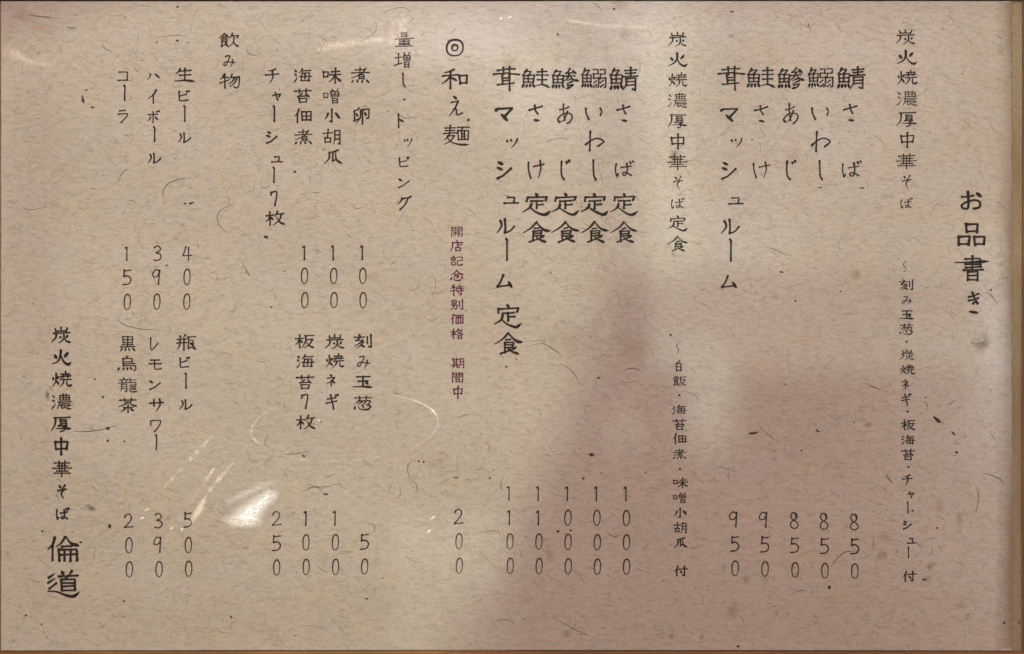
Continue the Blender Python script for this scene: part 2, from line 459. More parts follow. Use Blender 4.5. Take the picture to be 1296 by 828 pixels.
gm = PM()
SMUDGES = [(1241, 434, 14, 11, .5), (853, 197, 5, 9, .75), (850, 318, 2.5, 11, .8), (716, 597, 9, 3, .2), (61, 467+33, 3, 7, .75), (117, 642, 7, 3.5, .8), (924, 47, 6, 3, .7), (1120, 250, 8, 6, .25), (860, 186, 4, 3, .6), (792, 44, 9, 7, .25), (983, 773, 3, 6, .6), (215, 655, 3, 3, .3)]
for i, (px, py, rx, ry, a) in enumerate(SMUDGES):
    blob(gm, px, py, rx * 1.3, ry * 1.3, rf.uniform(-.4, .4), (0.12, 0.10, 0.085, a), 0.0, 0.000083 + i * 3e-8, 16, 0.15)
gm.build("grey_smudges", M_SMUDGE)["kind"] = "stuff"

# ------------------------------------------------------------------ lettering: strokes on a 100 x 100 body, y down
#  l line, p sweep that thins out, n foot that swells, d dot, u even hairline; capitals bend smoothly; e = ring
COMP = {
 'fire': "d20,25 28,45; d78,18 66,38; P50,5 48,45 32,75 8,97; N50,40 65,75 98,92",
 'firel': "d14,32 24,52; d84,24 70,44; P50,3 50,42 36,72 6,97; d56,56 88,82",
 'mouth': "l12,15 18,90; l12,18 88,14 80,88; l18,82 80,80",
 'sun': "l18,6 20,97; l18,8 82,6 80,97; l20,48 80,47; l20,88 80,87",
 'field': "l8,10 12,92; l8,12 92,10 88,92; l50,11 50,87; l12,50 88,49; l12,86 88,85",
 'treel': "l2,32 98,28; l54,2 54,98; P50,32 35,58 4,76; d60,42 90,60",
 'man': "P72,2 50,30 8,54; l52,36 52,98",
 'water': "d12,8 55,22; d6,36 48,48; p4,94 34,84 62,60",
 'grass': "l0,55 100,48; l30,12 32,94; l70,8 67,94",
 'fish': "P36,2 26,18 2,34; l22,14 72,10 52,30; l12,32 15,72; l12,34 92,32 86,72; l49,33 49,70; l14,52 86,51; l15,70 86,69; d17,80 6,98; d38,80 36,97; d60,80 62,97; d80,79 94,97",
 'eat': "P50,2 30,18 0,34; d52,6 96,28; l38,24 64,23; l25,36 76,35 73,62; l25,36 25,92; l27,49 73,48; l27,62 73,61; l20,95 64,80; d58,68 88,97",
 'bend': "l5,15 8,94; l5,17 95,14 92,94; l36,0 36,92; l64,0 64,92; l7,52 93,50; l8,92 92,90",
 'gate': "l8,4 8,98; l8,6 42,5 42,38; l8,22 42,21; l8,38 42,37; l58,38 92,37; l58,5 58,38; l58,6 92,5 92,96 80,91; l58,22 92,21",
 'moon': "P18,4 20,60 0,98; l18,5 90,4 90,95 66,90; l20,34 88,33; l20,62 88,61",
 'weak': "l6,6 88,4 86,28; l10,28 86,27; l10,28 8,50; l8,50 94,48; L94,48 92,92 62,97; l8,74 58,62; l8,95 58,83",
}
G = {
 '炭': "l50,0 50,22; l20,7 23,24; l23,24 77,22; l80,5 77,24; l10,38 94,34; P26,38 22,65 0,94; @fire:30,42,100,100",
 '火': "d14,36 26,56; D84,20 66,46; P48,4 46,45 30,74 2,92; N48,42 62,76 84,94 100,82",
 '焼': "@firel:0,5,42,98; l48,16 92,13; l70,0 70,30; l44,32 98,28; l58,20 56,38; l84,18 82,36; l42,50 98,47; P62,50 58,75 40,97; N78,50 78,80 88,90 104,80",
 '濃': "@water:0,4,30,98; @bend:38,2,94,42; l32,51 98,49; P42,52 38,74 28,97; l50,61 92,60; l44,71 97,70; l52,72 52,94 66,86; p92,74 76,82; N62,72 78,92 102,96",
 '厚': "l12,10 94,7; P20,10 18,55 -2,94; @sun:36,20,84,52; l36,60 80,58 62,70; L62,70 66,90 48,97; n24,78 60,76 102,80",
 '中': "l10,24 16,68; l10,26 90,21 84,66; l15,63 85,61; l50,0 50,100",
 '華': "l8,16 92,13; l34,3 35,26; l66,1 65,26; l22,32 80,31; l0,50 100,46; l20,66 82,64; l35,31 36,64; l65,31 64,64; l6,79 94,77; l50,22 50,100",
 'そ': "d22,8 40,24; P78,2 64,22 50,32; L10,46 40,37 90,34; P68,36 46,52 44,72 62,98",
 'ば': "L12,18 8,55 14,94 22,78; L36,42 60,38 88,32; L64,14 66,50 64,78 50,90 42,76 58,70 88,88; d78,6 86,18; d92,0 100,12",
 '～': "U62,0 22,24 40,50 74,72 30,100",
 '刻': "d26,2 36,15; l2,22 58,19; P34,22 20,40 8,46 42,44; P50,38 34,62 4,84; P56,52 36,80 14,98; d38,72 60,92; l74,18 74,66; l95,2 96,94 82,86",
 'み': "L18,14 56,10 40,52 20,88 4,74 28,56 62,60 100,64; P80,40 78,66 60,98",
 '玉': "l16,12 86,9; l24,46 78,44; l50,10 50,84; d62,56 76,68; n-2,90 50,86 102,94",
 '葱': "@grass:4,0,96,28; P32,26 22,42 6,50; l24,36 90,34 82,64 70,62; P48,36 36,52 18,62; P68,36 56,56 40,66; d6,76 2,95; N24,74 34,94 76,96 88,80; d46,70 54,81; d82,68 95,82",
 '・': "o50,50,50",
 'ネ': "d44,2 56,16; l12,28 84,25; P82,26 50,56 6,74; l50,48 50,100; d62,56 88,72",
 'ギ': "l10,34 78,25; l2,60 86,47; L36,6 48,50 62,100; d74,4 82,16; d90,0 98,12",
 '板': "@treel:0,2,44,98; l50,12 98,9; P56,12 54,55 36,98; l58,38 92,36; P90,36 78,66 48,97; N58,50 74,80 102,95",
 '海': "@water:0,2,30,98; P48,0 42,16 30,30; l42,15 96,12; l46,32 40,84; l46,32 88,30 84,88; l30,57 102,53; l38,84 92,82; d62,36 68,50; d60,61 66,74",
 '苔': "@grass:0,0,100,30; P46,32 34,46 16,54; l18,53 80,50; d66,38 88,58; @mouth:20,62,82,100",
 '付': "@man:0,0,38,98; l36,32 100,27; l77,2 78,96 62,88; d48,50 60,68",
 'お': "L6,32 40,31 60,25; L34,4 36,50 34,86 14,90 4,74 30,56 68,46 92,60 86,84 60,92; d74,12 98,30",
 '品': "@mouth:24,0,78,46; @mouth:-2,52,48,100; @mouth:52,52,102,100",
 '書': "l26,13 76,11 74,34; n-2,27 50,24 102,22; l26,36 76,34; l28,46 78,44; l22,56 84,54; l50,0 50,56; @sun:26,61,76,100",
 'き': "l14,22 40,20 92,8; l12,38 40,36 90,26; L44,2 60,28 82,52; L80,50 60,44 48,52; d20,86 84,94",
 'さ': "l2,30 40,22 98,8; L44,2 48,28 66,52; d36,88 74,93",
 'い': "L6,8 8,48 24,96; L88,6 96,30 90,62",
 'わ': "l28,0 24,100; L0,70 30,48 64,36 94,44 98,56 70,78",
 'し': "L20,0 24,50 36,80 86,100",
 'じ': "L10,6 6,50 12,82 40,100; d56,8 66,20; d82,0 94,12",
 'け': "L6,14 8,55 20,98; l38,36 100,24; P76,4 80,50 66,98",
 'あ': "L14,30 48,26 76,16; L40,2 40,44 50,86; P66,38 44,78 14,95; L14,95 4,78 36,52 78,50 98,66 84,90 66,102",
 'マ': "l2,26 14,16 98,12 50,74; d34,54 70,100",
 'ッ': "d2,18 14,38; d38,10 48,32; P98,4 84,50 46,100",
 'シ': "d12,6 44,20; d4,36 40,48; l6,96 44,82 98,42",
 'ュ': "l24,10 74,8 68,84; l0,92 102,88",
 'ル': "P18,14 26,50 0,96; L46,4 50,60 46,96; L46,96 76,82 102,52",
 'ー': "l20,0 55,8 50,100",
 'ム': "L42,2 24,58 6,90; l2,96 88,80; d76,56 100,100",
 '0': "e50,50,46,48", 
 '1': "l0,12 62,2 56,100",
 '2': "L12,24 30,6 64,2 84,20 72,48 8,96; l8,96 100,90",
 '3': "L12,12 50,2 86,14 80,34 36,46; L36,46 92,58 94,82 56,98 6,94",
 '4': "L32,4 18,40 2,68; l2,68 102,64; l64,6 64,100",
 '5': "l22,2 18,46; l20,12 96,6; L18,46 66,42 98,66 72,92 6,98",
 '8': "L78,28 66,4 34,2 14,22 34,44 84,62 96,84 66,98 26,96 8,78 26,56 70,42 84,22 70,4",
 '9': "L84,8 40,0 4,26 14,46 56,46 84,22; l88,2 76,100",
 '7': "l8,4 6,28; L8,8 98,4 66,100",
 'え': "d34,2 58,12; l20,32 72,24; P72,24 44,62 4,98; L34,66 54,64 62,92 102,84",
 '和': "P46,2 28,14 6,20; l0,38 58,30; l32,14 32,100; P32,38 18,60 -2,76; d36,46 56,60; @mouth:62,26,102,82",
 '麺': "l4,14 46,11; l8,26 44,25; l0,41 52,37; l26,0 26,38; P24,40 16,58 0,72; l14,54 42,50; P42,50 26,78 0,94; N12,56 32,84 66,98 100,94; l54,10 100,8; l76,10 70,22; l56,25 58,72; l56,26 98,24 95,72; l70,26 70,70; l83,26 83,70; l70,41 83,40; l70,54 83,53; l58,70 95,69",
 '量': "@sun:26,0,74,33; l0,45 102,41; l24,53 26,78; l24,54 80,52 77,78; l50,53 50,97; l26,65 77,64; l26,78 77,77; l20,88 84,86; l4,100 98,97",
 '増': "l2,36 40,30; l22,6 22,76; l-2,88 42,70; d54,2 62,14; p88,0 80,14; @field:48,16,96,55; @sun:52,60,92,100",
 'ト': "l20,0 24,100; d30,38 100,56",
 'ピ': "L16,6 18,80 28,92 92,86; l18,48 78,34; e92,10,9,9",
 'ビ': "L14,8 16,80 26,92 90,86; l16,50 74,34; d74,4 82,18; d92,0 100,13",
 'ン': "d8,14 36,34; l8,98 50,76 100,34",
 'グ': "P32,18 24,40 2,62; L32,24 76,16 58,62 18,102; d80,6 88,16; d93,0 100,10",
 '開': "@gate:0,0,100,100; l24,54 76,53; l20,72 80,71; P40,54 38,80 24,97; l62,54 62,97",
 '店': "l50,-2 52,12; l10,17 96,14; P16,17 14,60 -2,98; l56,22 56,58; l56,38 90,37; @mouth:32,58,88,100",
 '記': "d18,2 28,12; l0,21 46,19; l6,34 40,33; l6,46 40,45; @mouth:4,58,42,98; l54,14 94,12 90,48; l54,48 90,47; N54,48 54,84 66,94 102,82",
 '念': "P50,0 30,24 0,42; N50,0 66,26 102,44; l34,38 66,36; l30,52 70,50 52,64; d10,70 2,92; N28,66 36,94 72,97 84,80; d50,62 58,75; d82,60 97,76",
 '特': "P18,10 12,26 0,38; l10,26 44,24; l-2,60 46,46; l26,0 26,100; l52,18 96,16; l73,0 73,36; l46,36 102,34; l48,56 102,54; l84,40 85,97 72,92; d58,66 68,80",
 '別': "@mouth:6,2,52,38; l8,53 54,50 48,93 34,89; P28,40 24,70 0,98; l70,14 70,68; l94,0 95,96 80,89",
 '価': "@man:0,0,34,100; l36,14 102,11; l42,32 44,92; l42,33 98,31 95,92; l60,14 60,88; l79,13 79,88; l44,90 95,88",
 '格': "@treel:0,2,42,98; P62,0 54,20 42,38; l58,16 92,14; P90,16 72,42 40,62; N56,24 72,46 102,58; @mouth:54,62,92,100",
 '期': "l2,18 54,16; l16,2 16,70; l40,2 40,70; l16,36 40,35; l16,52 40,51; l-2,71 57,68; P20,76 14,86 2,98; d36,76 52,94; @moon:60,2,100,100",
 '間': "@gate:0,0,100,100; @sun:26,48,74,97",
 '卵': "P36,2 24,14 6,20; l8,18 10,80; l4,84 46,66; P46,14 46,60 18,100; d18,36 30,54; l60,12 58,100; l60,14 98,10 95,68 82,65; d72,30 80,50",
 '枚': "@treel:0,2,44,98; P64,0 58,20 44,38; l58,22 98,17; P84,22 72,66 42,98; N56,38 74,76 102,94",
 '飲': "@eat:0,0,52,98; P68,0 60,20 52,38; l64,18 102,15 90,34; P76,28 72,68 46,98; N76,50 82,78 102,96",
 '物': "P18,10 12,26 0,38; l10,26 42,24; l-2,62 44,46; l26,0 26,100; P64,2 56,24 44,44; l58,24 102,19; L102,19 99,70 90,98 72,92; P76,26 66,50 44,70; P90,24 78,60 50,88",
 '生': "P26,2 20,22 2,40; l22,20 86,16; l20,49 82,45; n-2,92 50,85 102,92; l50,0 50,86",
 'ハ': "P24,4 20,50 0,100; d60,10 100,70",
 'イ': "P92,0 62,36 4,66; l58,38 58,100",
 'ボ': "l8,34 86,30; l48,10 48,98; P26,50 20,66 4,82; d64,50 88,72; d76,4 84,14; d92,0 100,10",
 'コ': "l8,10 94,8 92,92; l2,98 96,93",
 'ラ': "l20,6 76,2; L4,34 94,28 78,62 34,100",
 '瓶': "d14,2 22,16; p44,0 34,16; l2,27 50,24; l-2,53 52,49; P16,27 14,70 2,98; l38,25 38,98; l54,12 98,9; L64,12 60,60 56,88 74,78; N64,36 84,34 86,78 104,96; d70,48 80,63",
 'レ': "L10,0 12,98 60,82 104,48",
 'モ': "l12,8 86,6; l0,46 100,43; L44,8 44,84 56,96 100,90",
 'サ': "l0,36 102,29; l32,4 32,58; P74,0 76,50 48,100",
 'ワ': "l6,6 8,44; L6,9 98,5 84,54 40,100",
 '黒': "l18,4 22,46; l18,6 84,4 80,46; l22,26 80,25; l22,45 80,43; l50,4 50,72; l16,58 86,56; l4,73 98,70; d16,82 4,100; d38,82 35,98; d58,82 63,98; d80,80 98,100",
 '烏': "P52,-2 44,8 34,14; l26,14 28,68; l26,15 78,13 76,40; l28,39 76,37; l28,53 92,51; l28,67 96,65; L96,65 98,94 84,97; d8,78 -2,98; d30,78 28,94; d50,78 52,94; d68,76 75,92",
 '龍': "d24,-2 30,9; l2,15 52,12; d14,20 20,31; p42,18 34,31; l-2,37 54,34; @moon:6,43,48,100; l62,2 62,34; l62,16 94,14; l62,34 96,32 93,50; l62,51 93,49; N62,51 62,88 74,97 104,94; l70,62 94,61; l70,72 94,71; l70,82 94,81",
 '茶': "@grass:4,0,96,28; P50,24 30,46 0,60; N50,24 70,46 102,58; l24,67 78,65; l50,46 50,100; P36,74 28,84 14,94; d62,72 84,92",
 '倫': "@man:-2,2,34,100; P60,0 46,24 28,42; N60,0 78,26 104,38; l46,40 80,38; l38,52 40,100; l38,53 97,51 97,98; l57,52 57,96; l77,52 77,96; l40,73 97,71",
 '道': "d44,2 52,15; p78,0 70,16; l34,23 98,19; P66,20 60,28 52,33; l42,34 44,77; l42,35 90,33 88,77; l44,48 88,47; l44,62 88,61; l44,76 88,75; p0,30 22,12; p0,48 20,32; l2,72 26,50; N-2,82 26,82 62,98 84,100 102,84",
 '鯖': "@fish:0,0,50,100; l54,14 98,10; l58,26 94,24; l50,41 103,37; l76,0 76,38; P60,48 60,76 48,102; l60,49 94,47 94,102 82,96; l60,64 94,63; l60,79 94,77",
 '鰯': "@fish:0,0,46,100; @weak:48,2,73,100; @weak:76,2,102,100",
 '鯵': "@fish:0,2,50,100; L70,0 60,18 54,22; l54,22 90,18; d80,8 94,24; l50,37 90,34; P70,22 62,46 46,62; N70,34 84,54 104,62; p78,50 58,62; p82,62 58,77; l60,84 84,78 76,92; d72,94 56,101",
 '鮭': "@fish:0,2,50,100; l58,16 94,13; l76,0 76,84; l54,34 98,32; l58,58 94,56; N48,90 72,84 88,88 104,100",
 '茸': "l14,14 50,8 84,6; l-2,32 50,26 102,32; l38,0 38,34; l62,-2 60,34; l34,36 36,76; l62,34 64,104; l36,48 62,47; l36,60 62,59; l14,78 80,72",
 '定': "d46,-2 54,11; l14,18 12,36; l14,18 90,14 84,32; l28,36 74,34; l50,36 50,72; l50,54 76,52; P30,48 24,68 -2,88; N22,62 44,84 66,98 84,100 102,82",
 '食': "P50,-2 30,26 -2,52; N50,-2 68,26 86,40 104,42; l42,32 58,29; l36,44 70,42 66,68; l37,56 66,55; l37,68 66,67; l37,44 37,94; l22,99 60,80; d80,66 64,78; N46,68 60,86 90,100",
 '白': "P58,-2 48,12 38,18; @sun:14,18,86,100",
 '飯': "@eat:0,0,48,98; l54,14 98,11; P58,14 56,60 44,98; l60,38 94,36; P92,36 80,66 50,98; N60,50 76,80 102,94",
 '佃': "@man:0,0,36,100; @field:38,14,102,90",
 '煮': "l22,14 76,12; l48,-2 48,34; l4,35 98,31; P78,6 54,40 4,68; @sun:36,44,78,76; d14,82 4,100; d36,82 34,98; d58,82 63,98; d80,80 97,99",
 '味': "@mouth:0,18,36,66; l48,24 94,21; l40,46 102,43; l70,0 70,100; P68,46 58,70 36,92; N72,46 82,72 103,90",
 '噌': "@mouth:-2,22,32,66; d52,0 60,12; p88,-2 80,13; @field:40,15,100,55; @sun:46,60,94,100",
 '小': "l48,2 50,98 36,90; P24,32 20,54 4,74; d72,28 98,68",
 '胡': "l-2,25 52,21; l26,0 26,48; @mouth:4,48,48,90; @moon:58,2,100,100",
 '瓜': "P82,0 50,13 22,16; P30,16 28,60 2,98; l50,16 50,76; l48,78 70,64; N66,12 72,68 104,96",
 'ャ': "l0,42 92,22 74,56; L30,4 44,50 60,100",
 'チ': "P80,0 52,12 22,16; l0,42 102,37; P54,14 56,60 32,100",
}
WEIGHT = {'火': 1.0, '玉': 1.15, '品': 1.15, 'マ': 1.3, '中': 1.0, '濃': .82, '龍': .8, '量': .7, '鰯': .85, '鯵': .95, '鯖': .95, '鮭': .95, '華': .85, '噌': .85, '開': .8, '記': .9, '煮': .9, '葱': .95, '～': .6,
          '0': .72, '1': .85, '2': .8, '3': .8, '4': .8, '5': .85, '8': .75, '9': .8, '道': 1.0, '定': 1.05, '食': 1.0, 'ッ': .8, 'ば': .8, 'そ': .8, 'け': .85, 'あ': .8, 'み': .8, 'え': .85, 'ー': .95,
          '書': .88, '黒': 1.0, 'シ': 1.15, 'ム': 1.1, 'ル': 1.05, 'ピ': .85, 'お': 1.0, '飯': .9, '麺': .74}

def parse(s, box=(0, 0, 100, 100)):
    bx, by, ex, ey = box
    res = []
    for tok in s.split(';'):
        tok = tok.strip()
        if not tok: continue
        if tok[0] == '@':
            nm, r = tok[1:].split(':')
            q = [float(a) for a in r.split(',')]
            fx = lambda a: bx + a * (ex - bx) / 100
            fy = lambda a: by + a * (ey - by) / 100
            res += parse(COMP[nm], (fx(q[0]), fy(q[1]), fx(q[2]), fy(q[3])))
        elif tok[0] in 'eo':
            res.append((tok[0], [float(a) for a in tok[1:].split(',')]))
        else:
            pts = [tuple(float(a) for a in p.split(',')) for p in tok[1:].split()]
            res.append((tok[0], [(bx + x * (ex - bx) / 100, by + y * (ey - by) / 100) for x, y in pts]))
    return res

def spline(pts, n=10):
    if len(pts) < 3: return pts
    P = [pts[0]] + pts + [pts[-1]]
    res = []
    for i in range(1, len(P) - 2):
        p0, p1, p2, p3 = P[i-1], P[i], P[i+1], P[i+2]
        for k in range(n):
            s = k / n
            res.append(tuple(0.5 * (2*b + (c-a)*s + (2*a-5*b+4*c-d)*s*s + (3*b-a-3*c+d)*s**3) for a, b, c, d in zip(p0, p1, p2, p3)))
    res.append(pts[-1])
    return res

def resample(pts, step):
    seg = [math.dist(a, b) for a, b in zip(pts, pts[1:])]
    tot = sum(seg)
    n = max(4, int(tot / step))
    res = []; i = 0; acc = 0.0
    for k in range(n + 1):
        d = tot * k / n
        while i < len(seg) - 1 and acc + seg[i] < d: acc += seg[i]; i += 1
        f = (d - acc) / seg[i] if seg[i] else 0
        f = min(max(f, 0), 1)
        res.append(tuple(a + (b - a) * f for a, b in zip(pts[i], pts[i+1])))
    return res, tot

def profile(kind, f):
    k = kind.lower()
    if k == 'l': return 1.0 + 0.28 * math.exp(-(f / 0.12) ** 2) + 0.16 * math.exp(-((1 - f) / 0.10) ** 2) - 0.12 * math.sin(math.pi * f)
    if k == 'p': return 1.2 - 0.72 * f ** 1.3
    if k == 'n': return 0.62 + 1.05 * max(0, min(1, f / 0.8)) ** 1.8 if f < 0.8 else 1.67 - 1.35 * ((f - 0.8) / 0.2) ** 1.3
    if k == 'd': return 0.55 + 0.95 * math.sin(math.pi * min(f * 0.85 + 0.08, 1)) ** 0.9
    return 0.9

rs = random.Random(5)
def put(mb, ch, cx, cy, w, h, weight=1.0, ref=0.0, counter=[0]):
    strokes = parse(G[ch])
    busy = max(1.06 if h > 22 else 0.86, min(1.32, (10.0 / len(strokes)) ** 0.30))
    base = (0.50 + 0.053 * max(min(w, h * 1.25), h * 0.9, ref)) * WEIGHT.get(ch, 1.0) * weight * busy
    sx, sy = w / 100, h / 100
    for kind, pts in strokes:
        counter[0] += 1
        z0 = 0.0001 + (counter[0] % 400) * 1.5e-7
        if kind == 'o':
            blob(mb, cx, cy, 1.5 * weight, 1.4 * weight, 0, (0, 0, 0, 1), 1, z0, 12, 0.12); mb.c = []
            continue
        if kind == 'e':
            ex, ey, rx, ry = pts
            n = 34
            Lp, Rp = [], []
            a0 = -2.0
            for i in range(n + 1):
                a = a0 + 2 * math.pi * i / n * 1.02
                tilt = 0.06
                wob = 1 + 0.025 * math.sin(2 * a + cx)
                # flat-sided oval like a pen-drawn nought
                ca, sa = math.cos(a), math.sin(a)
                ux = math.copysign(abs(ca) ** 0.85, ca) * rx * wob; uy = math.copysign(abs(sa) ** 0.95, sa) * ry
                px = (ex + ux - 50) * sx - tilt * (uy * sy) * 0.5 + cx
                py = (ey + uy - 50) * sy + cy
                ww = base * (0.95 + 0.25 * math.cos(a + 1.9)) / 2
                d = math.hypot(ca * sx * rx, sa * sy * ry) or 1
                nx, ny = ca * sy * ry, sa * sx * rx
                q = math.hypot(nx, ny) or 1
                nx /= q; ny /= q
                Lp.append((X(px + nx * ww), Y(py + ny * ww), z0)); Rp.append((X(px - nx * ww), Y(py - ny * ww), z0))
            mb.quad_strip(Lp, Rp)
            continue
        pp = [((x - 50) * sx + cx + rs.gauss(0, 0.009 * w), (y - 50) * sy + cy + rs.gauss(0, 0.009 * h)) for x, y in pts]
        if kind.isupper(): pp = spline(pp)
        step = 0.45
        rp, tot = resample(pp, step)
        for _ in range(2):
            rp = [rp[0]] + [tuple((a + 2 * b + c) / 4 for a, b, c in zip(rp[i-1], rp[i], rp[i+1])) for i in range(1, len(rp) - 1)] + [rp[-1]]
        n = len(rp)
        L, R = [], []
        ph = rs.uniform(0, 6)
        wj = rs.uniform(0.9, 1.1)
        ends = []
        for i, (x, y) in enumerate(rp):
            xa, ya = rp[max(i-1, 0)]; xb, yb = rp[min(i+1, n-1)]
            dx, dy = xb - xa, yb - ya
            d = math.hypot(dx, dy) or 1
            nx, ny = -dy / d, dx / d
            f = i / (n - 1)
            ww = base * wj * profile(kind, f) * (1 + 0.07 * math.sin(ph + i * 0.9) + rs.gauss(0, 0.035)) / 2
            # a brush held at a slant: downstrokes a little heavier than cross strokes
            ww *= 0.9 + 0.2 * abs(dy) / d
            z = z0 + i * 1e-9
            L.append((X(x + nx * ww), Y(y + ny * ww), z)); R.append((X(x - nx * ww), Y(y - ny * ww), z))
            if i in (0, n - 1): ends.append((x, y, dx / d, dy / d, ww))
        for (x, y, ux, uy, ww), sgn in zip(ends, (-1, 1)):
            tip = []
            for a in (-0.9, -0.45, 0, 0.45, 0.9):
                c, s_ = math.cos(a) * ww * 0.75 * sgn, math.sin(a) * ww
                tip.append((X(x + ux * c - uy * s_), Y(y + uy * c + ux * s_), z0))
            b = len(mb.v)
            mb.v += tip + [L[0] if sgn < 0 else L[-1], R[0] if sgn < 0 else R[-1]]
            mb.f += [(b + 5, b + 4, b + 3, b + 2, b + 1, b, b + 6)]
        mb.quad_strip(L, R)

